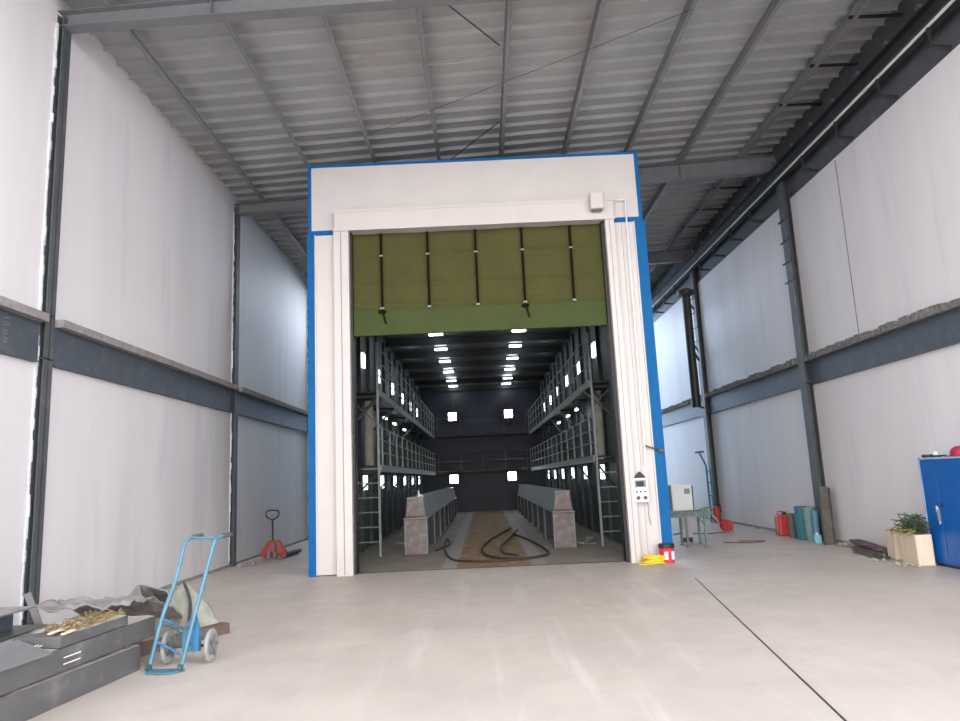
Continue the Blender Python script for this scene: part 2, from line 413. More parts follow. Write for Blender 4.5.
# right eaves: runway beam, conduit, brackets, outriggers ---------------
r = thing('runway_beam', 'long dark steel beam with pale rail under the right eaves', 'beam', (XR, 0, 0))
b = nb(); box(b, -.36, -.14, 4.1, 32.4, 8.38, 8.40); obj('top_flange', b, 'dark', r)
b = nb(); box(b, -.256, -.244, 4.1, 32.4, 8.10, 8.38); obj('web', b, 'dark', r)
b = nb(); box(b, -.38, -.12, 4.1, 32.4, 8.085, 8.10); obj('bottom_flange', b, 'dark', r)
b = nb(); box(b, -.335, -.295, 4.1, 32.4, 8.06, 8.085); obj('pale_rail', b, 'white_plain', r)
b = nb(); k = 0
y = 4.3
while y < 32.2:
    box(b, -.40, -.33, y-.05, y+.05, 8.40, 8.47); y += .9
obj('rail_clip', b, 'column', r)
b = nb()
for k, y in enumerate((8.3, 9.66, 11.05, 12.5, 13.93, 16.9, 18.3, 19.7, 21.1, 24.0, 25.4, 26.8)):
    q = nb(); bar(q, (XR, y, 7.72), (XR-.34, y, 7.76), .05, .05); bar(q, (XR-.3, y, 7.76), (XR-.3, y, 8.09), .04, .04)
    o = obj('eaves_bracket', q, 'dark')
    tag(o, f'short dark bracket under the right eaves, {(ORD+["tenth","eleventh","twelfth"])[k]} from the picture edge going back', 'bracket', 'brackets under the right eaves')
for k, y in enumerate((10.6, 12.0, 13.4, 17.6, 19.1, 20.5)):
    q = nb(); box(q, 6.42, 7.30, y-.03, y+.03, 8.93, 8.96)
    o = obj('roof_outrigger', q, 'dark')
    tag(o, f'black flat bar under the roof sheets near the right eaves, {ORD[k]} from the front', 'roof bar', 'bars under the roof near the right eaves')
b.free()
# roof tie rods
for (p, q, l) in (((-.32,9.13,8.52),(.57,10.35,8.55),'thin dark tie rod slanting under the roof near the top edge'),
                  ((-.43,14.3,8.50),(.60,12.85,8.55),'thin dark tie rod slanting just above the booth front')):
    b = nb(); tube(b, [p, q], .012, 6); o = obj('tie_rod', b, 'dark'); tag(o, l, 'rod')
b = nb(); tube(b, smooth_path([(-.69,10.75,8.53),(0,10.5,8.42),(.62,10.4,8.56)]), .010, 6); o = obj('hanging_cable', b, 'tyre'); tag(o, 'short pale cable strung between two roof purlins near the top', 'cable')
b = nb(); tube(b, [(-2.1,13.05,8.48),(3.58,9.9,8.72)], .0045, 6); o = obj('tie_wire', b, 'dark'); tag(o, 'long thin wire crossing under several roof purlins', 'wire')

# ================================================================ BOOTH
booth = thing('blasting_booth', 'tall white booth front with blue edges and a wide open doorway', 'booth', (0, 13.35, 0))
def bp(name, boxes, m, bevel=0, parent=None):
    for q in boxes:                       # every piece a part of its own
        b = nb(); box(b, *q); o = obj(name, b, m, parent or booth, bevel)
    return o
# front fascia (local y: 0 = face towards viewer)
bp('upper_panel', [(-3.22,3.33,0,.12,6.66,8.0)], 'booth_white')
bp('edge_trim', [(-3.29,-3.22,-.02,.14,6.56,8.05),(3.33,3.40,-.02,.14,6.56,8.05),(-3.22,3.33,-.02,.14,8.0,8.05)], 'blue')
bp('blue_band', [(-3.22,-2.72,-.01,.12,6.56,6.66),(2.84,3.33,-.01,.12,6.56,6.66)], 'blue')
bp('side_strip', [(-3.30,-3.15,-.03,.14,0,6.56)], 'blue'); bp('side_strip', [(3.22,3.43,-.03,.14,0,6.56)], 'blue')
bp('side_panel', [(-3.15,-2.76,0,.12,.02,6.56)], 'booth_white'); bp('side_panel', [(2.80,3.22,0,.12,.02,6.56)], 'booth_white')
bp('corner_trim', [(-3.155,-3.13,-.04,0,.02,6.56),(3.20,3.225,-.04,0,.02,6.56)], 'booth_white')
bp('header_box', [(-2.74,2.80,-.16,.3,6.60,7.0)], 'booth_white', .01)
bp('header_lip', [(-2.76,2.82,-.175,-.16,6.96,7.02),(-2.76,2.82,-.175,-.16,6.58,6.63)], 'booth_white')
for a, c in ((-2.76,-2.46),(2.62,2.80)):
    bp('door_jamb', [(a,c,-.14,.3,0,6.60)], 'booth_white', .006)
bp('door_guide', [(-2.46,-2.42,.0,.28,0,6.60)], 'black'); bp('door_guide', [(2.56,2.62,.0,.28,0,6.60)], 'black')
bp('panel_seam', [(-2.62,-2.605,-.145,-.14,.02,6.58),(2.70,2.71,-.145,-.14,.02,6.58),(2.96,2.968,-.004,0,.02,6.55)], 'grey')
# booth body
bp('side_wall', [(-3.22,-3.1,.14,22.8,0,6.5)], 'side_rubber'); bp('side_wall', [(3.1,3.22,.14,22.8,0,6.5)], 'side_rubber')
bp('front_return', [(-3.1,-2.46,.14,.30,0,6.5),(2.62,3.1,.14,.30,0,6.5)], 'rubber')
bp('end_wall', [(-3.22,3.22,22.65,22.8,0,6.5)], 'end_lining')
b = nb(); 
for k in range(22):
    box(b, -3.1, 3.1, .3+k*1.02, .3+k*1.02+.98, 6.35, 6.43)
box(b, -3.22, 3.22, .3, 22.8, 6.43, 6.5)
obj('booth_ceiling', b, 'booth_ceiling', booth)
for k in range(9):
    bp('ceiling_beam', [(-3.1,3.1,2.2+k*2.5,2.2+k*2.5+.12,6.13,6.35)], 'dark')
bp('wall_stud', [(s*3.1-(.08 if s > 0 else 0), s*3.1+(0 if s > 0 else .08), y, y+.08, 0, 6.1) for s in (-1,1) for y in [2.8+1.5*k for k in range(13)]], 'rubber')
bp('door_post', [(-1.95,-1.87,22.5,22.65,0,1.9),(1.87,1.95,22.5,22.65,0,1.9),(-.03,.03,22.55,22.65,0,1.9),(-1.95,1.95,22.5,22.65,1.86,1.94)], 'dark')

# roll-up curtain
cur = thing('roll_up_curtain', 'olive green tarpaulin roll-up door half raised with dark vertical straps', 'roll-up door', (0, 13.5, 0))
b = nb()
NX, NZ = 60, 44
def cy(x, z):
    v = 0
    for f in (6.11, 5.52, 5.13): v -= .035*math.exp(-((z-f)/.035)**2)
    v += .012*math.sin(x*5.1+z*2)+.01*math.sin(z*9+x*1.3)
    return v
for side in (0, .03):
    g = [[b.verts.new((-2.43+4.99*i/NX, cy(-2.43+4.99*i/NX, 5.0+1.6*j/NZ)+side, 5.0+1.6*j/NZ)) for j in range(NZ+1)] for i in range(NX+1)]
    for i in range(NX):
        for j in range(NZ): b.faces.new((g[i][j], g[i+1][j], g[i+1][j+1], g[i][j+1]))
obj('curtain_sheet', b, 'green', cur, smooth=True)
b = nb(); box(b, -2.43, 2.56, -.05, .02, 4.54, 4.99); obj('bottom_band', b, 'green2', cur, .015)
b = nb(); box(b, -2.43, 2.56, -.055, .025, 4.96, 5.01); box(b, -2.43, 2.56, -.06, .03, 4.50, 4.56); obj('stiffener_tube', b, 'green2', cur, .012)
for i, x in enumerate((-1.85, -.92, .04, .97, 1.94)):
    b = nb(); box(b, x-.024, x+.024, -.075, -.045, 4.98+.02, 6.58)
    s = obj('strap', b, 'strap', cur)
    b = nb()
    box(b, x-.035, x+.035, -.095, -.06, 6.095, 6.125); obj('buckle', b, 'rail', s)
    b = nb(); box(b, x-.035, x+.035, -.095, -.06, 5.01, 5.05); obj('buckle', b, 'rail', s)
    if i in (0, 3):
        b = nb(); tube(b, [(x,-.09,5.02),(x+.02,-.1,4.9),(x+.07,-.1,4.72)], .016, 6); box(b, x-.07, x+.07, -.11, -.07, 4.93, 4.99); obj('strap_tail', b, 'strap', s)

# light housing on the header
t = thing('camera_housing', 'small white box housing fixed on the booth header, right side', 'box', (2.45, 13.10, 6.72))
b = nb(); box(b, -.13, .13, -.12, .07, .02, .36); obj('casing', b, 'booth_white', t, .02)
b = nb(); box(b, -.10, .10, -.10, .05, 0, .02); obj('lens_plate', b, 'ledge', t)
# conduit
b = nb(); tube(b, [(2.9,13.26,7.0),(3.06,13.26,7.0),(3.06,13.26,6.9),(3.04,13.26,1.75)], .016, 8); o = obj('conduit_pipe', b, 'white_plain'); tag(o, 'thin white conduit running down the right side of the booth front', 'pipe')
# control panel
t = thing('control_panel', 'small white control box with dials mounted on the right jamb', 'control panel', (2.90, 13.34, 1.08))
b = nb(); box(b, -.15, .13, -.16, 0, 0, .44); obj('casing', b, 'white_plain', t, .01)
b = nb(); box(b, -.12, .09, -.165, -.16, .27, .40); obj('meter_window', b, 'grey', t)
b = nb(); box(b, -.09, .05, -.17, -.165, .29, .38); obj('meter_screen', b, 'black', t)
for x in (-.09, -.02, .06):
    b = nb(); lathe(b, [(.016,-.18),(.016,-.16)], (x,0,.19), 'y', 10); obj('push_button', b, 'black', t)
for x in (-.07, .06):
    b = nb(); lathe(b, [(.04,-.175),(.04,-.16)], (x,0,.08), 'y', 14); d = obj('socket', b, 'grey', t)
    b = nb(); lathe(b, [(.022,-.18),(.022,-.17)], (x,0,.08), 'y', 12); obj('socket_hole', b, 'black', d)
b = nb(); prism(b, [(-.13,.44),(.10,.44),(.06,.50),(0,.56),(-.05,.51)], lambda u, v, e: (u, -.15+.12*e, v)); obj('cable_gland_cover', b, 'black', t)
b = nb(); tube(b, smooth_path([(.11,-.08,0),(.13,-.05,-.12),(.12,-.06,-.25),(.15,-.05,-.42)]), .008, 6); obj('loose_cable', b, 'grey', t)
# latch stay
b = nb(); tube(b, [(3.04,13.28,2.12),(3.2,13.27,2.06),(3.39,13.27,2.04)], .018, 6); box(b, 3.30, 3.41, 13.25, 13.31, 1.99, 2.04); o = obj('hook_bar', b, 'column'); tag(o, 'grey hook bar crossing the blue strip right of the doorway', 'hook')

# ---- walkways inside the booth
def walkway(s, z, label, rail_h=1.0):
    """s = -1 left, +1 right"""
    xi = 2.38; xo = 3.08
    r = thing('walkway', label, 'walkway', (0, 0, 0), 'steel walkways inside the booth')
    if s > 0: xi = 2.58; r.location = (.20, 0, 0); r.rotation_euler = (0, 0, .0125)
    def sx(a, c): return (min(s*a, s*c), max(s*a, s*c))
    b = nb(); box(b, *sx(xi+.02, xo), 16.4, 34.8, z-.03, z); obj('deck', b, 'dark', r)
    b = nb(); box(b, *sx(xi-.02, xi+.02), 16.4, 34.8, z-.12, z+.04); obj('edge_channel', b, 'rail', r)
    hs = (rail_h, rail_h*.68, rail_h*.36)
    for h in hs:
        b = nb(); tube(b, [(s*xi, 16.42, z+h), (s*xi, 34.8, z+h)], .016, 6); obj('rail', b, 'rail', r)
    for k in range(14):
        y = 16.75+k*1.387
        b = nb(); box(b, s*xi-.018, s*xi+.018, y-.018, y+.018, z, z+rail_h); obj('railing_post', b, 'rail', r)
    for k in range(7):
        y = 16.6+k*3.0
        b = nb(); bar(b, (s*(xi+.06), y, z-.1), (s*3.06, y, z-.1), .05, .07); bar(b, (s*(xi+.08), y, z-.12), (s*3.07, y, z-.72), .045, .045, up=(0,1,0)); obj('bracket', b, 'dark', r)
    return r
walkway(-1, 3.78, 'grey steel walkway with railing, left side of the booth, upper level', 1.05)
walkway(-1, 2.02, 'grey steel walkway with railing, left side of the booth, lower level', .92)
walkway(1, 3.78, 'grey steel walkway with railing, right side of the booth, upper level', 1.05)
walkway(1, 2.02, 'grey steel walkway with railing, right side of the booth, lower level', .92)
for z, l in ((3.78,'upper'),(2.02,'lower')):
    r = thing('cross_walkway', f'dark walkway with thin railing across the far end of the booth, {l} level', 'walkway', (0,0,0))
    b = nb(); box(b, -2.36, 2.36, 34.85, 35.95, z-.06, z); obj('deck', b, 'dark', r)
    for h in (.9, .5):
        b = nb(); tube(b, [(-2.36,34.88,z+h),(2.36,34.88,z+h)], .018, 6); obj('rail', b, 'column', r)
    b = nb(); tube(b, [(-2.36,34.88,z+.03),(2.36,34.88,z+.03)], .022, 6); obj('toe_rail', b, 'column', r)
    for x in (-2.2,-1.1,0,1.1,2.2):
        b = nb(); box(b, x-.016, x+.016, 34.87, 34.90, z, z+.9); obj('railing_post', b, 'column', r)
# end ladders / access frames at the near end
def ladder(s, label):
    r = thing('access_ladder', label, 'ladder', (-2.68 if s < 0 else 2.85, 16.33, 0))
    hw = .27 if s < 0 else .235
    for dx in (-hw, hw):
        b = nb(); top = 4.95 if dx*s < 0 else 4.2
        box(b, dx-.025, dx+.025, -.025, .025, 0, top); obj('upright', b, 'rail' if dx*s < 0 else 'column', r)
    z = .33; 
    while z < 1.95:
        b = nb(); tube(b, [(-hw,0,z),(hw,0,z)], .016, 6); obj('rung', b, 'rail', r); z += .33
    return r
ladder(-1, 'grey steel ladder frame standing just inside the left of the doorway')
ladder(1, 'grey steel ladder frame standing just inside the right of the doorway')
for s in (-1, 1):
    side = 'left' if s < 0 else 'right'
    b = nb(); pr = []
    for k in range(20): pr += [(.11, k*.08), (.125, k*.08+.04)]
    lathe(b, pr, (s*2.72+(.1 if s > 0 else 0), 16.9, 2.05), 'z', 14)
    o = obj('duct_hose', b, 'tarp_green', smooth=True); tag(o, f'vertical ribbed beige duct on the lower walkway, {side} side of the booth', 'duct')
    for z0, h in ((2.95, 'lower'), ):
        b = nb(); bar(b, (s*2.42,16.45,3.0), (s*3.05,16.45,3.6), .03, .03, up=(0,1,0)); bar(b, (s*2.42,16.49,3.6), (s*3.05,16.49,3.0), .03, .03, up=(0,1,0))
        o = obj('cross_brace', b, 'column'); tag(o, f'crossed steel brace between walkway levels, {side} side of the booth doorway', 'brace')

# lamps ----------------------------------------------------------
def lamp_thing(kind, label, cat, loc, dims, glow, group, light=None, body=(.02,.02,.03)):
    dx, dy, dz = dims
    r = thing(kind, label, cat, loc, group)
    b = nb(); box(b, -dx/2, dx/2, -dy/2, dy/2, -dz/2, dz/2); obj('lens', b, glow, r)
    b = nb(); box(b, -dx/2-.03, dx/2+.03, -dy/2-.03, dy/2+.03, dz/2, dz/2+.05) if dz < min(dx, dy) else box(b, -dx/2-.02, dx/2+.02, -dy/2-.02, dy/2+.02, dz/2, dz/2+.03)
    obj('housing', b, 'dark', r)
    if light:
        e, pos = light
        ld = bpy.data.lights.new('lamp_light', 'POINT'); ld.energy = e; ld.color = (.86,.94,1.0); ld.shadow_soft_size = .12
        lo = bpy.data.objects.new('lamp_light', ld); COL.objects.link(lo); lo.parent = r; lo.location = pos
    return r
for s, side in ((-1,'left'),(1,'right')):
    for k, y in enumerate((22.1, 24.75, 27.4, 30.2, 33.1, 35.0)):
        lamp_thing('ceiling_lamp', f'glowing lamp under the booth ceiling, {side} row, {ORD[k]} from the doorway', 'lamp', (s*1.34, y, 6.28), (.44,.19,.05), 'lamp', 'booth ceiling lamps', (5, (0,0,-.12)))
for x, z, l in ((-1.46,4.78,'upper left'),(1.38,4.80,'upper right'),(-1.46,1.66,'lower left'),(1.38,1.68,'lower right')):
    r = thing('flood_lamp', f'dazzling square flood lamp at the far end of the booth, {l} of four', 'lamp', (x, 35.4 if z > 3 else 34.6, z), 'far end flood lamps')
    b = nb(); box(b, -.2, .2, -.05, .0, -.2, .2); obj('lens', b, 'flood', r, .04)
    b = nb(); box(b, -.23, .23, .0, .08, -.23, .23); obj('housing', b, 'dark', r)
    b = nb(); tube(b, [(0,.1,.2),(0,.1,1.2 if z > 3 else .2+.01)], .015, 6); 
    tube(b, [(0,.1,-.2),(0,.1,-.95 if z > 3 else -1.6)], .015, 6); obj('pole', b, 'dark', r)
    ld = bpy.data.lights.new('lamp_light', 'SPOT'); ld.energy = 60; ld.color = (.86,.93,1.0); ld.spot_size = 2.7; ld.spot_blend = .5; ld.shadow_soft_size = .15
    lo = bpy.data.objects.new('lamp_light', ld); COL.objects.link(lo); lo.parent = r; lo.location = (0,-.12,0); lo.rotation_euler = (PI/2,0,0)
for s, side in ((-1,'left'),(1,'right')):
    for z, lev in ((4.85,'upper'),(1.67,'lower')):
        for k in range(6):
            y = 18.2+3.0*k
            lamp_thing('wall_lamp', f'slim glowing lamp on the booth {side} wall, {lev} row, {ORD[k]} from the doorway', 'lamp', (s*3.05, y, z), (.06,.42,.36), 'slot', f'booth wall lamps', (1.2, (-s*.2,0,0)) if k in (0,2,4) else None)
    for k, y in enumerate((20.4, 22.6, 25.4)):
        lamp_thing('strip_lamp', f'strip lamp under the upper walkway, {side} side of the booth, {ORD[k]} from the doorway', 'lamp', (s*2.8, y, 3.50), (.07,.5,.05), 'slot', 'strip lamps under the walkway', (1.2, (0,0,-.1)))

# ---- workpiece beams on trestle posts
def trestle(s, x0, x1, label):
    y0, y1 = 16.35, 33.5
    n = 8
    for k in range(n):
        y = y0+k*(y1-y0-.5)/(n-1)
        r = thing('support_post', f'{"dusty red-brown" if k == 0 else "grey"} steel H-post under the {label} long beam, {ORD[k]} from the doorway', 'support post', ((x0+x1)/2, y, 0), 'posts under the long beams')
        hw = (x1-x0)/2
        b = nb(); box(b, -hw+.02, hw-.02, -.0, .012, .01, .79); obj('web', b, 'rust' if k == 0 else 'dark', r)
        b = nb(); box(b, -hw, -hw+.02, -.03, .3, .01, .79); obj('flange', b, 'beam_blue', r)
        b = nb(); box(b, hw-.02, hw, -.03, .3, .01, .79); obj('flange', b, 'beam_blue', r)
        for z in (.006, .785):
            b = nb(); box(b, -hw-.02, hw+.02, -.04, .32, z, z+.013); obj('end_plate', b, 'rust_dark' if k == 0 else 'column', r)
    r = thing('long_beam', f'long blue-grey tapered steel beam lying on posts, {label} side of the booth', 'beam', ((x0+x1)/2, y0, .80))
    hw = (x1-x0)/2
    b = nb(); prism(b, [(-hw+.03,.02),(hw-.03,.02),(hw-.10,.46),(-hw+.10,.46)], lambda u, v, e: (u, .01+(y1-y0)*e, v)); obj('body', b, 'beam_blue', r)
    b = nb(); box(b, -hw-.02, hw+.02, -.03, y1-y0, 0, .02); box(b, -hw+.06, hw-.06, 0, y1-y0, .46, .48); obj('flange', b, 'beam_blue', r)
    b = nb(); prism(b, [(-hw+.03,.02),(hw-.03,.02),(hw-.08,.46),(-hw+.08,.46)], lambda u, v, e: (u, -.012+.02*e, v)); obj('end_cap', b, 'rust', r)
    b = nb(); box(b, -hw+.05, hw-.05, -.02, -.012, .02, .07); obj('rusty_edge', b, 'rust_dark', r)
    return r
lb = trestle(-1, -1.86, -1.34, 'left')
trestle(1, 1.53, 2.02, 'right')
b = nb(); prism(b, [(0,0),(.16,0),(.05,.06),(.02,.17)], lambda u, v, e: (u-1.62, 17.2+.03*e, v+1.28)); o = obj('lifting_lug', b, 'white_plain'); tag(o, 'small pale pointed piece standing on the left long beam', 'lug')

# hoses on the booth floor
b = nb(); tube(b, smooth_path([(-1.2,16.9,.03),(-.95,18.2,.04),(-1.1,20,.03),(-1.02,17.3,.03),(-.75,15.0,.03),(-.35,14.42,.03),(.24,14.25,.03),(.8,14.5,.03)], 8), .022, 8); o = obj('air_hose', b, 'hose', smooth=True); tag(o, 'black hose curving from the left long beam across the booth floor', 'hose')
b = nb(); tube(b, smooth_path([(.75,22.7,.04),(.1,19,.04),(-.12,16.6,.04),(.05,15,.05),(.55,14.42,.04),(1.12,14.7,.04),(1.3,15.6,.04),(1.08,18.5,.04),(.75,20.5,.04)], 8), .026, 8); o = obj('air_hose', b, 'hose', smooth=True); tag(o, 'large loop of black hose on the orange sand in the doorway', 'hose')
b = nb(); tube(b, smooth_path([(.95,22.0,.05),(.6,18.6,.09),(.32,16.4,.1),(.35,15.1,.09),(.62,14.55,.09)], 8), .024, 8); o = obj('air_hose', b, 'hose', smooth=True); tag(o, 'thinner black hose lying inside the large hose loop', 'hose')
# small clutter heap behind doorway floor
for k, (x, y) in enumerate(((2.3,16.9),(2.5,18.2),(-2.1,19.0))):
    b = nb()
    for q in range(9):
        a = random.uniform(0, PI); px, py = x+random.uniform(-.15,.15), y+random.uniform(-.3,.3)
        bar(b, (px,py,.03), (px+.2*math.cos(a), py+.2*math.sin(a), .03+random.uniform(0,.06)), .04, .03)
    o = obj('scrap_heap', b, 'rubble'); tag(o, ['small heap of scrap by the right ladder foot','scrap pieces farther back beside the right long beam','scrap pieces on the floor beside the left long beam'][k], 'scrap', None, 'stuff')

# ================================================================ RIGHT SIDE OBJECTS
# down pipe beside the second right column
t = thing('duct_pipe', 'dark vertical pipe with bracket arms beside the right wall, ending above the girder', 'pipe', (6.63, 21.5, 3.5))
b = nb(); lathe(b, [(.13,0),(.13,3.7),(.0,3.72)], (0,0,0), 'z', 16); obj('pipe', b, 'dark', t, smooth=False)
b = nb(); lathe(b, [(.26,0),(.28,.12),(.13,.2)], (0,0,3.55), 'z', 16); obj('cowl', b, 'dark', t)
b = nb(); bar(b, (.1,.3,1.9), (.5,.9,1.6), .05, .05); bar(b, (.1,.3,2.2), (.5,.9,1.9), .04, .04); bar(b, (.0,.1,.05), (.5,.9,.05), .05, .05); bar(b,(.1,.1,3.3),(.5,.9,3.3),.05,.05); obj('bracket_arm', b, 'dark', t)

# steel work table
t = thing('work_table', 'low grey-green steel work table beside the booth front', 'table', (4.42, 15.6, 0))
b = nb(); box(b, -.48, .42, -.2, .35, .70, .74); obj('tabletop', b, 'table', t, .005)
b = nb(); box(b, -.45, .39, -.17, -.14, .62, .70); box(b, -.45, .39, .29, .32, .62, .70); obj('apron', b, 'table', t)
for x, y in ((-.12,-.16),(.28,-.16),(-.12,.30),(.28,.30)):
    b = nb(); bar(b, (x,y,.70), (x,y,0), .045, .045); box(b, x-.05, x+.05, y-.05, y+.05, 0, .012); obj('leg', b, 'table', t)
b = nb(); bar(b, (.40,-.18,.72), (.55,-.22,.50), .03, .03); bar(b, (.1,-.14,.68),(.28,-.14,.45),.03,.03); bar(b, (.2,-.19,.76),(.45,-.05,.8),.04,.05); obj('clamp_arm', b, 'table', t)
# white electrical cabinet on two legs
t = thing('electric_cabinet', 'white electrical cabinet on two pale legs behind the work table', 'cabinet', (4.56, 16.55, 0))
b = nb(); box(b, -.26, .24, -.1, .18, .66, 1.29); obj('body', b, 'white_plain', t, .008)
b = nb(); box(b, -.245, .20, -.115, -.1, .68, 1.27); d = obj('door', b, 'white_plain', t, .004)
b = nb(); box(b, .03, .16, -.118, -.115, 1.08, 1.2); obj('warning_label', b, 'grey', d)
b = nb(); box(b, .21, .235, -.118, -.1, .68, 1.27); obj('hinge_strip', b, 'column', t)
for x in (-.03, .11):
    b = nb(); box(b, x-.05, x+.05, -.06, .06, .1, .66); l = obj('leg', b, 'booth_white', t)
    b = nb(); box(b, x-.04, x+.04, -.05, .05, 0, .1); obj('foot', b, 'black', l)
# teal pole with T handle
t = thing('handle_pole', 'tall teal double pole with a T handle leaning by the right wall', 'pole', (6.88, 21.9, 0))
b = nb(); tube(b, [(0,0,0),(-.02,-.02,1.75)], .03, 8); obj('pole', b, 'teal', t)
b = nb(); tube(b, [(.13,0,0),(.10,-.02,1.65)], .022, 8); obj('pole', b, 'teal', t)
b = nb(); tube(b, [(-.02,-.02,1.72),(-.20,-.05,2.12)], .028, 8); tube(b, [(-.33,-.05,2.13),(-.06,-.05,2.15)], .03, 8); obj('handle', b, 'teal', t)
b = nb(); 
for z in (.4,.8,1.2,1.55): bar(b, (0,0,z), (.13,0,z), .03, .03)
obj('cross_link', b, 'teal', t)
# extinguisher
t = thing('fire_extinguisher', 'red fire extinguisher standing at the second right column', 'fire extinguisher', (7.0, 21.75, 0))
b = nb(); lathe(b, [(.09,0),(.10,.03),(.10,.40),(.07,.48),(.03,.52)], seg=16); obj('bottle', b, 'red', t, smooth=True)
b = nb(); lathe(b, [(.03,.52),(.03,.56)], seg=10); bar(b, (-.02,0,.57), (.10,0,.60), .03, .02); obj('valve', b, 'black', t)
b = nb(); tube(b, smooth_path([(.03,-.02,.55),(.12,-.05,.5),(.11,-.07,.3)]), .012, 6); obj('hose', b, 'black', t)
# red cable reel
t = thing('cable_reel', 'red cable reel lying on the floor between table and right wall', 'cable reel', (6.15, 18.4, 0))
b = nb()
for k in range(5):
    a = [(.13*math.cos(q*PI/8), -.08+.04*k, .17+.13*math.sin(q*PI/8)) for q in range(16)]
    tube(b, a, .022, 6, closed=True)
obj('coil', b, 'red_rope', t)
b = nb(); lathe(b, [(.11,-.12),(.11,.12)], (0,0,.17), 'y', 14); obj('drum', b, 'red', t)
b = nb(); bar(b, (-.10,-.13,.0), (0,-.13,.2), .012, .012, up=(0,1,0)); bar(b, (.12,-.13,.0), (0,-.13,.2), .012, .012, up=(0,1,0)); obj('stand', b, 'black', t)
b = nb(); tube(b, smooth_path([(-.1,-.1,.02),(-.6,-.2,.012),(-1.1,.2,.012),(-1.4,-.1,.012)]), .012, 6); obj('loose_cable', b, 'black', t)
b = nb(); tube(b, smooth_path([(5.2,15.9,.012),(5.7,15.7,.012),(6.1,15.85,.012),(5.6,16.1,.012)]), .012, 6); o = obj('floor_cable', b, 'rust_dark'); tag(o, 'thin brown cable lying loose on the floor right of the work table', 'cable')
# tin and yellow coil at the booth corner
t = thing('paint_bucket', 'red and white tin with dark top at the foot of the right blue strip', 'tin', (3.24, 13.08, 0))
b = nb(); lathe(b, [(.12,0),(.125,.02),(.135,.26)], seg=18); obj('can', b, 'red_rope', t)
b = nb(); lathe(b, [(.14,.26),(.145,.27),(.14,.33),(.1,.335)], seg=18); obj('lid', b, 'black', t)
for q in (-1.9, -.9):
    b = nb(); x, y = .133*math.cos(q), .133*math.sin(q)
    bar(b, (x,y,.06), (x,y,.2), .07, .012, up=(math.cos(q), math.sin(q), 0)); obj('paper_patch', b, 'paper', t)
t = thing('cable_coil', 'loose coil of yellow cable on the floor against the booth front', 'cable coil', (2.98, 12.98, 0))
b = nb()
for k in range(6):
    rx, ry = random.uniform(.15,.22), random.uniform(.10,.15); ox = random.uniform(-.03,.03)
    tube(b, [(ox+rx*math.cos(q*PI/10), ry*math.sin(q*PI/10), .02+.022*k+.008*math.sin(q*1.3+k)) for q in range(20)], .014, 6, closed=True)
obj('cable_loops', b, 'yellow', t)
b = nb(); tube(b, smooth_path([(-.2,0,.03),(-.3,-.08,.015),(-.26,-.16,.015),(-.1,-.14,.015)]), .013, 6); obj('cable_end', b, 'yellow', t)

# group of drums / cylinders by the first column
t = thing('fuel_can', 'bright red canister with handle, leftmost of the row at the right wall', 'canister', (7.0, 16.97, 0))
b = nb(); box(b, -.14, .14, -.12, .14, 0, .48); obj('body', b, 'red', t, .04)
b = nb(); lathe(b, [(.05,.48),(.05,.53),(.02,.55)], (.05,0,0), 'z', 10); obj('cap', b, 'black', t)
b = nb(); tube(b, smooth_path([(-.12,0,.47),(-.09,0,.55),(.0,0,.55),(.03,0,.49)]), .014, 6); obj('handle', b, 'red', t)
b = nb(); box(b, -.17, -.14, -.05, .05, .04, .4); obj('side_rib', b, 'red_dull', t)
def drum(x, y, r, h, m, label, lean=0):
    t = thing('steel_pipe', label, 'pipe', (x, y, 0))
    b = nb(); N_ = 18
    top = [(r*math.cos(2*PI*k/N_), r*math.sin(2*PI*k/N_)) for k in range(N_)]
    lathe(b, [(r,0),(r,h),(r-.012,h),(r-.012,.02)], seg=N_)
    o = obj('shell', b, m, t, smooth=False)
    b = nb(); lathe(b, [(r+.006,h-.03),(r+.006,h+.0)], seg=N_); o = obj('rim', b, m, t)
    t.rotation_euler = (0, lean, 0)
    return t
drum(7.04, 16.52, .10, .53, 'brown_grey', 'short brown-grey pipe standing between the red canister and teal pipes')
drum(7.04, 16.22, .12, .52, 'teal_dk', 'short dark blue-grey pipe standing beside the brown-grey one')
drum(6.98, 15.86, .13, .72, 'teal', 'tall dark teal pipe standing by the nearest right column', -.03)
drum(6.97, 15.42, .13, .72, 'teal_lt', 'tall pale green pipe standing by the nearest right column', -.03)
drum(6.93, 15.15, .07, .66, 'cyan', 'slim blue pipe squeezed between pale green pipe and column')
t = thing('cyan_jug', 'small light cyan plastic jug on the floor at the column foot', 'jug', (6.86, 14.98, 0))
b = nb(); box(b, -.07, .07, -.06, .06, 0, .18); obj('body', b, 'cyan_box', t, .02)
b = nb(); lathe(b, [(.025,.18),(.025,.22)], seg=10); obj('cap', b, 'paper', t)
t = thing('leaning_plate', 'narrow rusty steel channel leaning upright against the nearest right column', 'steel channel', (6.95, 14.68, 0))
b = nb(); bar(b, (0,0,.0), (.06,.12,1.16), .21, .012, up=(0,1,0)); obj('web', b, 'rusty_plate', t)
b = nb(); bar(b, (-.1,-.04,.0), (-.04,.08,1.16), .012, .09, up=(0,1,0)); obj('flange', b, 'rusty_plate', t)
b = nb(); bar(b, (.1,-.04,.0), (.16,.08,1.13), .012, .09, up=(0,1,0)); obj('flange', b, 'rusty_plate', t)

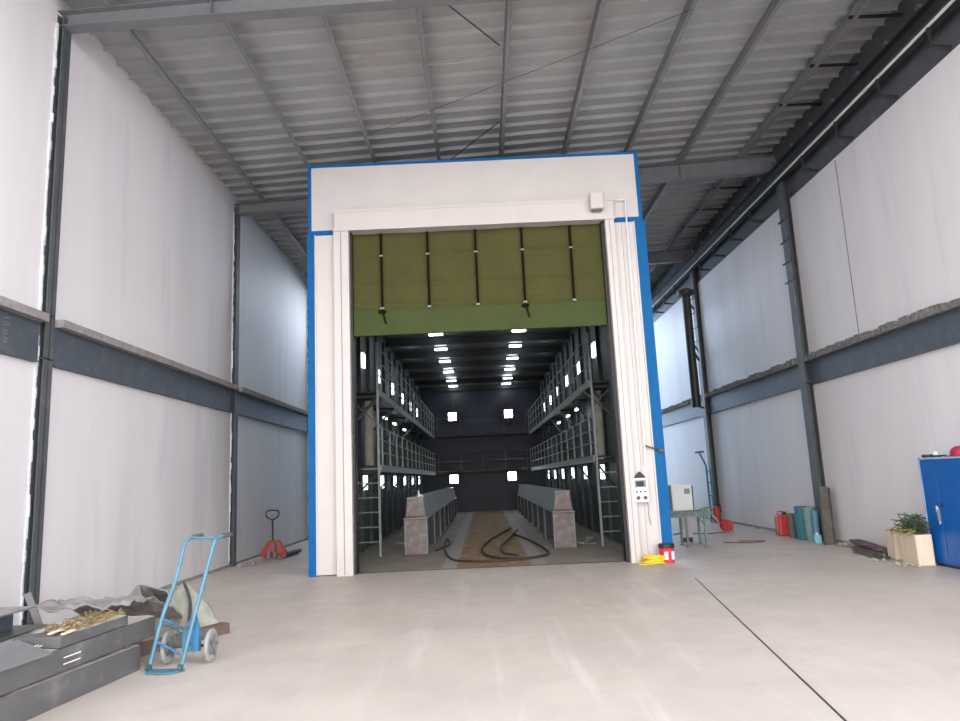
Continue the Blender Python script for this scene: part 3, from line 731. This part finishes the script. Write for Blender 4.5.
def rock_heap(name, pts, m, label, cat, smin, smax, kind='stuff'):
    b = nb()
    for (x, y, n, sp) in pts:
        for k in range(n):
            s = random.uniform(smin, smax); q = Vector((x+random.uniform(-sp,sp), y+random.uniform(-sp,sp), s*.45))
            bmesh.ops.create_icosphere(b, subdivisions=1, radius=s/2, matrix=Matrix.Translation(q) @ Matrix.Diagonal((random.uniform(.7,1.4), random.uniform(.7,1.4), random.uniform(.5,1), 1)) @ Matrix.Rotation(random.uniform(0,3), 4, 'X'))
    o = obj(name, b, m); tag(o, label, cat, None, kind); return o
rock_heap('rubble_strip', [(7.15, y, 9, .13) for y in (13.9,14.15,14.35,13.6)], 'rubble', 'strip of grey rubble at the right wall foot beside the rusty channel', 'rubble', .03, .10)
rock_heap('rubble_strip', [(6.85, y, 8, .16) for y in (12.2,12.5,12.8)], 'rubble', 'small grey stones in front of the open pale box', 'rubble', .03, .09)
rock_heap('rubble_strip', [(7.2, y, 4, .1) for y in (17.6,18.3,19,19.8,20.4)], 'rubble', 'thin line of crumbs along the right wall before the red canister', 'rubble', .02, .07)
rock_heap('wood_scrap', [(6.5, y, 9, .12) for y in (11.5,11.3,12.0)], 'dust', 'pale crumbs on the floor under the two wooden boxes', 'crumbs', .02, .07)
# planks
for (p, q, wd, h, l) in (((7.12,14.0,.14),(6.85,12.5,.12),.20,.035,'weathered brown plank along the right wall, topmost of the planks'),
                         ((6.95,13.7,.05),(6.72,12.35,.06),.12,.03,'dark plank lying on the floor in front of the topmost brown plank'),
                         ((6.70,13.2,.03),(6.66,12.4,.03),.08,.03,'thin stray plank nearest the hall, left of the wooden boxes')):
    b = nb(); bar(b, p, q, wd, h); o = obj('plank', b, 'plank'); tag(o, l, 'plank', 'planks by the right wall')
b = nb(); box(b, 6.98, 7.2, 13.55, 13.75, 0, .12); box(b, 6.85, 7.1, 12.55, 12.7, 0, .1); o = obj('timber_block', b, 'plank'); tag(o, 'wood blocks propping up the brown plank by the right wall', 'block')
# wooden boxes
def crate(x, y, w, d, h, m1, label, rz, lean=0):
    t = thing('plywood_box', label, 'box', (x, y, 0.005), None, rz); T = .018
    parts = (('side_board', (-w/2, -w/2+T, -d/2, d/2, 0, h), m1), ('side_board', (w/2-T, w/2, -d/2, d/2, 0, h), m1),
             ('front_board', (-w/2+T, w/2-T, -d/2, -d/2+T, .02, h-.005), 'ply2'), ('back_board', (-w/2+T, w/2-T, d/2-T, d/2, .02, h-.005), m1), ('bottom_board', (-w/2+T, w/2-T, -d/2+T, d/2-T, 0, T), m1))
    for n, q, m in parts:
        b = nb(); box(b, *q); obj(n, b, m, t)
    return t
crate(6.93, 12.12, .34, .28, .52, 'ply', 'open pale plywood box standing on the floor, left of the two boxes', -.12)
crate(6.76, 11.40, .25, .48, .48, 'ply', 'pale plywood box full of green cords beside the blue cabinet', -.08)
# cords
def tangle(cx, cy_, cz, sx, sy, sz, n, r, m, label, cat):
    b = nb()
    for k in range(n):
        pts = [(cx+random.gauss(0,sx*.5), cy_+random.gauss(0,sy*.5), cz+abs(random.gauss(0,sz*.6))) for _ in range(4)]
        tube(b, smooth_path(pts, 4), r, 5)
    o = obj('cord_tangle', b, m); return tag(o, label, cat, None, 'stuff')
tangle(6.80, 11.55, .49, .20, .36, .22, 34, .009, 'leaf', 'tangle of green cord heaped on the pale box beside the cabinet', 'cord')
tangle(6.72, 11.55, .47, .22, .30, .06, 10, .009, 'leaf2', 'yellow cord strands lying over the rim of the pale box', 'cord')
tangle(6.62, 12.25, .02, .2, .3, .04, 8, .009, 'leaf', 'bits of green cord on the floor before the open box', 'cord')

# blue cabinet
t = thing('blue_cabinet', 'tall blue metal cabinet against the right wall at the picture edge', 'cabinet', (6.955, 9.9, 0))
b = nb(); box(b, 0, .355, 0, 1.42, .04, 1.64); obj('body', b, 'cabinet', t, .004)
for y0 in (0.02, .72):
    pass
b = nb(); box(b, -.018, 0, 1.04, 1.40, .08, 1.61); d = obj('door', b, 'cabinet', t, .003)
b = nb(); box(b, -.018, 0, .02, 1.02, .08, 1.61); d2 = obj('door', b, 'cabinet', t, .003)
b = nb(); box(b, -.05, -.018, 1.075, 1.10, .68, .86); obj('handle', b, 'rail', d)
b = nb(); prism(b, [(1.10,.90),(1.15,.92),(1.16,.83),(1.12,.78),(1.15,.72),(1.11,.63),(1.08,.66),(1.10,.76),(1.08,.82)], lambda u, v, e: (-.0185-.002*e, u, v)); obj('torn_sticker', b, 'paper', d)
b = nb(); box(b, -.03, -.018, .97, 1.0, .9, .96); obj('lock', b, 'dark', d2)
b = nb(); box(b, -.02, .355, 1.42, 1.435, .03, 1.65); box(b, -.022, .0, 1.40, 1.435, .03, 1.66); box(b, -.022, -.004, 0, 1.42, 1.625, 1.65); obj('edge_strip', b, 'cabinet_edge', t)
b = nb(); box(b, .02, .35, .03, 1.38, 0, .04); obj('plinth', b, 'dark', t)
b = nb(); box(b, -.02, .355, -.01, 1.42, 1.64, 1.655); obj('top_plate', b, 'cabinet', t)
t = thing('red_helmet', 'crimson hard hat on top of the blue cabinet', 'hard hat', (7.14, 10.62, 1.655))
b = nb(); lathe(b, [(.15,0),(.16,.005),(.13,.02),(.125,.07),(.10,.115),(.05,.145),(.005,.15)], seg=20); obj('shell', b, 'crimson', t, smooth=True)
b = nb(); prism(b, [(-.02,0),(.02,0),(.02,.012),(-.02,.012)], lambda u, v, e: (-.14-.05*e, u*3, v)); obj('peak', b, 'crimson', t)
t = thing('cloth_rag', 'grey crumpled rag on the far end of the blue cabinet top', 'rag', (7.05, 11.2, 1.655))
b = nb()
for k in range(7): bmesh.ops.create_icosphere(b, subdivisions=1, radius=random.uniform(.025,.045), matrix=Matrix.Translation((random.uniform(-.06,.06), random.uniform(-.08,.08), .025)) @ Matrix.Diagonal((1.3,1.2,.6,1)))
obj('cloth', b, 'tarp_dark', t)
t = thing('white_cup', 'small pale cup on the blue cabinet top beside the red hat', 'cup', (7.02, 11.0, 1.655))
b = nb(); lathe(b, [(.03,0),(.04,.08),(.035,.08),(.027,.01)], seg=14); obj('cup_body', b, 'paper', t)
t = thing('green_glove', 'dark green work glove between the pale cup and red hat', 'glove', (7.0, 10.88, 1.655))
b = nb()
for k in range(5): tube(b, [(-.02*k+.04,.0,.02),(-.022*k+.045,-.1-.01*(k%3),.018)], .012, 6)
box(b, -.05, .05, 0, .1, .003, .03); obj('palm', b, 'leaf', t, .008)

# ================================================================ LEFT SIDE OBJECTS
# pallet truck
t = thing('pallet_truck', 'red hand pallet truck with black loop handle by the left wall', 'pallet truck', (-5.02, 16.95, 0), None, -.06)
b = nb(); prism(b, [(-.30,.10),(.30,.10),(.30,.16),(.12,.42),(-.12,.42),(-.30,.16)], lambda u, v, e: (u, .04+.05*e, v)); obj('front_plate', b, 'red_dull', t, .004)
b = nb(); bar(b, (-.30,.02,.10),(.30,.02,.10),.06,.07); bar(b, (-.29,.02,.13),(-.1,.02,.42),.05,.035,up=(0,1,0)); bar(b, (.29,.02,.13),(.1,.02,.42),.05,.035,up=(0,1,0)); obj('frame_bar', b, 'red', t)
b = nb(); lathe(b, [(.06,.16),(.06,.38),(.035,.39),(.035,.46)], (0,-.05,0), 'z', 12); obj('pump', b, 'red_dull', t)
for x in (-.07,.07):
    b = nb(); lathe(b, [(.09,x-.025),(.095,x-.02),(.095,x+.02),(.09,x+.025)], (0,-.05,.095), 'x', 16); obj('steer_wheel', b, 'tyre', t)
for x in (-.2,.2):
    b = nb(); box(b, x-.08, x+.08, .08, 1.25, .075, .10); box(b, x-.08, x-.07, .08, 1.2, .03, .08); box(b, x+.07, x+.08, .08, 1.2, .03, .08); obj('fork', b, 'column', t, .004)
    b = nb(); lathe(b, [(.038,x-.04),(.038,x+.04)], (0,1.1,.04), 'x', 12); obj('load_roller', b, 'black', t)
b = nb(); tube(b, [(0,-.06,.36),(0,-.09,.92)], .022, 8); obj('drawbar', b, 'black', t)
b = nb(); tube(b, smooth_path([(0,-.09,.90),(-.1,-.09,.95),(-.155,-.09,1.02),(-.14,-.09,1.10),(-.06,-.09,1.12),(.06,-.09,1.12),(.14,-.09,1.10),(.155,-.09,1.02),(.1,-.09,.95),(0,-.09,.90)], 5), .017, 8); obj('loop_handle', b, 'black', t)
b = nb(); tube(b, [(-.03,-.1,.98),(.03,-.1,1.02)], .01, 6); obj('release_lever', b, 'rail', t)

# hand truck
t = thing('hand_truck', 'light blue two-wheeled hand truck standing beside the beam pile', 'hand truck', (0,0,0))
Lr = [(-3.22,6.93,.02),(-3.16,7.04,.45),(-3.09,7.17,.80),(-3.06,7.27,1.10)]
Rr = [(-2.90,6.88,.02),(-2.85,6.99,.38),(-2.80,7.10,.72),(-2.745,7.22,1.10)]
b = nb(); tube(b, smooth_path(Lr+[(-3.04,7.31,1.165),(-3.0,7.38,1.19)], 5), .019, 8); o1 = obj('side_rail', b, 'cyan', t, smooth=True)
b = nb(); tube(b, smooth_path(Rr+[(-2.73,7.27,1.165),(-2.69,7.35,1.19)], 5), .019, 8); o2 = obj('side_rail', b, 'cyan', t, smooth=True)
for o, p, q in ((o1,(-3.01,7.365,1.186),(-2.955,7.47,1.195)), (o2,(-2.70,7.335,1.186),(-2.645,7.44,1.195))):
    b = nb(); tube(b, [p, q], .023, 8); obj('hand_grip', b, 'grip', o)
b = nb(); tube(b, [(-3.0,7.36,1.18),(-2.72,7.31,1.17)], .013, 8); obj('top_bar', b, 'cyan', t)
b = nb(); prism(b, [(-3.25,6.95),(-3.21,6.84),(-3.06,6.79),(-2.94,6.80),(-2.87,6.90),(-2.88,6.93),(-3.22,6.97)], lambda u, v, e: (u, v, .006+.012*e)); obj('toe_plate', b, 'cyan', t)
b = nb(); tube(b, [(-3.24,6.93,.04),(-3.2,6.92,.04)], .03, 8); tube(b, [(-2.92,6.87,.04),(-2.88,6.87,.04)], .03, 8); obj('toe_hinge', b, 'grip', t)
for z, (a, c) in ((.38,((-3.17,7.03,.40),(-2.85,6.98,.37))), ):
    b = nb(); tube(b, [a, c], .011, 8); obj('cross_bar', b, 'grip', t)
b = nb(); bar(b, (-3.19,6.99,.26), (-3.03,7.16,.10), .05, .02); bar(b, (-3.16,7.05,.45), (-3.03,7.2,.33), .05, .02); obj('brace_plate', b, 'bluepaint2', t)
b = nb(); prism(b, [(-2.9,.42),(-2.83,.5),(-2.80,.38),(-2.80,.15),(-2.85,.13),(-2.90,.30)], lambda u, v, e: (u+.0, 7.03+.02*e, v)); obj('brace_plate', b, 'bluepaint2', t)
b = nb(); tube(b, [(-3.0,7.22,.15),(-3.02,7.05,.36)], .012, 6); tube(b, [(-2.88,6.95,.25),(-2.88,7.22,.15)], .014, 6); tube(b, [(-3.0,7.22,.34),(-2.86,7.1,.36)], .012, 6); obj('brace_rod', b, 'cyan', t)
b = nb(); box(b, -3.0, -2.82, 7.14, 7.155, .12, .33); obj('back_plate', b, 'cyan', t)
b = nb(); tube(b, [(-3.16,7.22,.155),(-2.76,7.22,.155)], .014, 8); obj('axle', b, 'grip', t)
for x in (-3.17, -2.75):
    b = nb(); lathe(b, [(.10,x-.016),(.135,x-.022),(.152,x-.014),(.155,x),(.152,x+.014),(.135,x+.022),(.10,x+.016)], (0,7.22,.156), 'x', 24); wl = obj('wheel', b, 'tyre', t, smooth=True)
    b = nb(); lathe(b, [(.03,x-.04),(.035,x-.035),(.035,x+.035),(.03,x+.04)], (0,7.22,.156), 'x', 12)
    for q in range(5):
        a = q*2*PI/5; bar(b, (x+.028,7.22,.156), (x+.028,7.22+.1*math.cos(a),.156+.1*math.sin(a)), .03, .012, up=(1,0,0)); bar(b, (x-.028,7.22,.156), (x-.028,7.22+.1*math.cos(a),.156+.1*math.sin(a)), .03, .012, up=(1,0,0))
    obj('wheel_hub', b, 'hub', wl)

# pile of steel beams: each one an H/box profile lying roughly along the wall
def steel_beam(xr, y_end, z0, w, h, y_start, label, m='steel', kind='channel', dirx=.13, dust=None, name='steel_beam'):
    """xr = x of the hall-side face at y_end; runs back towards the viewer"""
    ang = math.atan(dirx)
    t = thing(name, label, 'steel beam', (xr, y_end, z0), 'pile of steel beams', -ang)
    Lg = y_end-y_start
    T = .012
    b = nb()
    if kind == 'box':
        b = box(b, -w, 0, -Lg, 0, 0, h); obj('body', b, m, t, .004)
    else:
        box(b, -T, 0, -Lg, 0, T, h-T); obj('side_face', b, m, t)
        b = nb(); box(b, -w, 0, -Lg, 0, h-T, h); obj('top_face', b, m, t)
        b = nb(); box(b, -w, 0, -Lg, 0, 0, T); obj('bottom_face', b, m, t)
        b = nb(); box(b, -w, -w+T, -Lg, 0, T, h-T); obj('side_face', b, m, t)
    if dust:
        b = nb(); y = -Lg
        n = 24
        g = [[b.verts.new((-w+.01+(w-.02)*i/5, -Lg*.8+Lg*.8*j/n, h+.001+(random.uniform(.0,.014) if 0 < i < 5 else 0))) for j in range(n+1)] for i in range(6)]
        for i in range(5):
            for j in range(n): b.faces.new((g[i][j], g[i+1][j], g[i+1][j+1], g[i][j+1]))
        obj('dust_layer', b, dust, t)
    return t
steel_beam(-3.35, 7.03, .0, .40, .225, 3.2, 'grey steel beam, lowest and nearest in the beam pile, on the floor', 'steel', 'box', .13, 'dust')
steel_beam(-3.35, 7.32, .252, .42, .185, 3.2, 'grey steel beam with two white chalk strokes, second layer of the pile', 'steel', 'box', .115, 'dust')
steel_beam(-3.80, 8.0, .0, .36, .225, 3.0, 'dusty grey steel beam on the floor behind the nearest one', 'steel', 'box', .11, 'dust')
steel_beam(-4.22, 7.9, .0, .40, .22, 3.0, 'dusty steel beam on the floor below the tarpaulins', 'steel', 'box', .1, 'dust')
steel_beam(-4.68, 7.6, .0, .4, .25, 3.0, 'dusty steel beam on the floor nearest the left wall', 'steel', 'box', .08, 'dust')
steel_beam(-3.40, 6.87, .445, .42, .085, 5.95, 'short low steel channel on top of the pile, covered in beige dust', 'steel', 'box', .10, 'dust')
steel_beam(-3.82, 7.3, .235, .45, .2, 3.1, 'steel beam in the second layer of the pile, under yellow straw', 'steel', 'box', .11, 'dust')
for y, l in ((6.9,'far'),(4.6,'near')):
    b = nb(); bar(b, (-3.86,y-.02,.2405), (-3.40 if y > 6 else -3.68,y,.2405), .07, .0225); o = obj('timber_spacer', b, 'plank'); tag(o, f'thin wood spacer between the two nearest steel beams, {l} end', 'spacer')
# sloping pale plate
t = thing('sloping_plate', 'pale grey steel plate lying sloped on the near end of the pile', 'steel plate', (-3.46, 5.80, .4375), None, -.115)
b = nb()
top = [(-.32,-2.8,.0),(-.0,-2.8,.0),(.0,.0,.0),(-.36,.12,.085),(-.44,-2.8,.085)]
lo = [b.verts.new(p) for p in ((0,-2.8,0),(0,0,0),(-.42,.14,.075),(-.42,-2.8,.075))]; hi = [b.verts.new(p) for p in ((0,-2.8,.012),(0,0,.012),(-.42,.14,.087),(-.42,-2.8,.087))]
b.faces.new(lo); b.faces.new(hi[::-1])
for k in range(4): b.faces.new((lo[k], lo[(k+1)%4], hi[(k+1)%4], hi[k]))
obj('plate', b, 'steel_light', t)
for x in (-.20,-.17):
    b = nb(); bar(b, (x,.06,.049-.18*(x+.2)), (x,.10,.049-.18*(x+.2)), .008, .004); obj('chalk_mark', b, 'paper', t)
# chalk strokes
b = nb()
for dy, z in ((0,.375),(0,.325)):
    bar(b, (-3.4475,5.94,z), (-3.4245,6.14,z+.0), .004, .008)
o = obj('chalk_stroke', b, 'paper'); tag(o, 'two short white chalk strokes on the second layer beam of the pile', 'marking')
# shelf-like H-beam nearest picture edge
t = thing('wide_flange_beam', 'wide-flange grey beam with dark recessed side lying at the left picture edge', 'steel beam', (-4.20, 6.75, .46), 'pile of steel beams', -.02)
b = nb(); box(b, -.42, .0, -3.5, 0, .195, .21); obj('top_flange', b, 'steel_light', t)
b = nb(); box(b, -.42, .0, -3.5, 0, 0, .012); obj('bottom_flange', b, 'steel', t)
b = nb(); box(b, -.22, -.208, -3.5, 0, .012, .195); obj('web', b, 'girt', t)
b = nb(); box(b, -.42, 0, -3.4, -.05, .21, .216); obj('dust_layer', b, 'ledge', t)
steel_beam(-4.24, 7.1, .235, .46, .21, 3.1, 'grey steel beam under the wide-flange beam at the left picture edge', 'steel', 'box', .03)
b = nb(); bar(b, (-5.40,8.25,.18), (-5.50,8.05,.72), .09, .02, up=(0,1,0)); bar(b, (-5.40,8.22,.18),(-5.50,8.02,.72),.01,.05,up=(0,1,0))
b.free()
t = thing('leaning_strip', 'narrow grey steel strip leaning upward behind the pile near the first left column', 'steel strip', (-4.42, 7.2, 0.26))
b = nb(); bar(b, (.05,.0,.0), (-.14,-.02,.47), .07, .012, up=(0,1,0)); obj('strip', b, 'steel_light', t)
b = nb(); bar(b, (.02,.02,.0), (-.17,.0,.47), .01, .05, up=(0,1,0)); obj('strip_edge', b, 'steel', t)

# straw on the pile
b = nb()
for k in range(260):
    f = random.random(); x = -3.62+random.uniform(-.16,.12)*(1.2-f*.5)+.06*f; y = 6.15+f*.75
    a = random.uniform(0, PI); l = random.uniform(.03,.09); z = .537+random.uniform(.0,.05)*max(0,1-abs(x+3.66)*4)
    bar(b, (x,y,z), (x+l*math.cos(a), y+l*math.sin(a), z+random.uniform(-.01,.03)), .008, .006)
o = obj('straw_litter', b, 'straw'); tag(o, 'yellow-brown straw litter spread on top of the beam pile', 'straw', None, 'stuff')
for p, q, l in (((-3.62,6.02,.55),(-3.60,6.42,.56),'long pale splinter of wood lying on the straw, left'),((-3.50,6.0,.545),(-3.50,6.15,.55),'short pale splinter of wood beside the sloped plate')):
    b = nb(); bar(b, p, q, .035, .012); o = obj('wood_splinter', b, 'ply2'); tag(o, l, 'splinter')
b = nb(); 
for k in range(5): tube(b, [(-4.0+.05*k, 6.15+.1*k,.47),(-3.94+.05*k,6.2+.12*k,.5)], .03, 6)
o = obj('dark_scrap', b, 'girt'); tag(o, 'small dark metal scraps behind the sloping plate', 'scrap', None, 'stuff')

# tarpaulins: displaced sheets
def cloth(name, x0, x1, y0, y1, hf, m, label, nx=30, ny=40, cat='tarpaulin', thick=.012):
    b = nb()
    g = [[b.verts.new((x0+(x1-x0)*i/nx, y0+(y1-y0)*j/ny, hf(i/nx, j/ny))) for j in range(ny+1)] for i in range(nx+1)]
    for i in range(nx):
        for j in range(ny): b.faces.new((g[i][j], g[i+1][j], g[i+1][j+1], g[i][j+1]))
    o = obj(name, b, m)
    s = o.modifiers.new('thickness', 'SOLIDIFY'); s.thickness = thick; s.offset = 1
    return tag(o, label, cat)
from mathutils import noise as mn
def n3(x, y, z=0): return mn.noise(Vector((x, y, z)))
cloth('canvas_tarpaulin', -4.85, -3.75, 7.6, 9.8, lambda u, v: max(.014, (.50 if v < .25 else .50-.49*min(1,(v-.25)/.5))*(1 if u < .9 else 1)+.06*n3(u*6, v*9)+.04*n3(u*14, v*20)), 'tarp', 'crumpled dusty grey canvas spread over the far end of the beam pile', 34, 50)
# folded peak with dark inside
t = thing('folded_tarpaulin', 'folded grey canvas rising to a point with dark hollow, near the left wall', 'tarpaulin', (-4.28, 9.0, .13))
b = nb(); vs = [b.verts.new(p) for p in ((-.42,.05,0),(-.05,-.05,.42),(.12,-.12,.02),(-.1,.3,.1),(.0,.1,.38),(.30,.0,.33),(.42,.05,.05),(.15,.35,.1))]
for f in ((0,2,1),(1,3,0),(1,4,3),(4,5,7),(5,6,7),(3,4,7)): b.faces.new([vs[i] for i in f])
o = obj('outer_fold', b, 'tarp', t); o.modifiers.new('thickness', 'SOLIDIFY').thickness = .02
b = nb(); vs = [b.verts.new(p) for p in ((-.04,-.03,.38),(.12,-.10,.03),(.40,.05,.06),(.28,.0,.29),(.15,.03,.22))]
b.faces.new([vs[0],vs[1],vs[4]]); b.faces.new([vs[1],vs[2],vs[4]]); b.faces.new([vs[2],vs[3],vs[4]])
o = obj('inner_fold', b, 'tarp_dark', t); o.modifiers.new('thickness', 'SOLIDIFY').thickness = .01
# cone shaped sack behind the hand truck
t = thing('draped_sack', 'beige-green draped canvas lump with a pointed top behind the hand truck', 'canvas sack', (-3.84, 9.15, 0))
b = nb(); rings = []
for j in range(12):
    f = j/11; h = .52*(1-f); rr = .015+.36*f**.85
    ring = []
    for k in range(28):
        a = 2*PI*k/28; q = rr*(1+.22*f*math.sin(a*5+1)+.12*math.sin(a*3+j*.3)+.10*n3(math.cos(a)*2, math.sin(a)*2, j*.4))
        ring.append(b.verts.new((q*math.cos(a)*1.05, q*math.sin(a)*.8, max(.0, h+.03*n3(a, j*.5)))))
    rings.append(ring)
for A, B in zip(rings, rings[1:]):
    for k in range(28): b.faces.new((A[k], A[(k+1) % 28], B[(k+1) % 28], B[k]))
b.faces.new(rings[0]); b.faces.new(rings[-1][::-1])
obj('canvas', b, 'tarp_green', t)
b = nb(); tube(b, smooth_path([(.01,-.03,.53),(.10,-.12,.42),(.17,-.20,.28),(.20,-.30,.08)]), [.02]*19, 6); obj('dark_seam', b, 'tarp_dark', t)
# channel lying behind the hand truck
t = thing('steel_channel', 'short dark steel channel on the floor just behind the hand truck', 'steel channel', (-3.28, 8.3, 0), None, -.5)
b = nb(); box(b, -.07, .07, -1.0, .35, .10, .115); obj('top_face', b, 'rusty_plate', t)
b = nb(); box(b, .058, .07, -1.0, .35, 0, .10); obj('side_face', b, 'rusty_plate', t)
b = nb(); box(b, -.07, -.058, -1.0, .35, 0, .10); obj('side_face', b, 'rusty_plate', t)
# concrete lump
t = thing('column_rubble', 'small pile of mortar at the foot of the second left column', 'rubble', (XL+.32, 15.75, 0)); t['kind'] = 'stuff'
b = nb()
for k in range(14): bmesh.ops.create_icosphere(b, subdivisions=1, radius=random.uniform(.03,.08), matrix=Matrix.Translation((random.uniform(-.1,.22), random.uniform(-.3,.2), .03)))
obj('mortar', b, 'rubble', t)
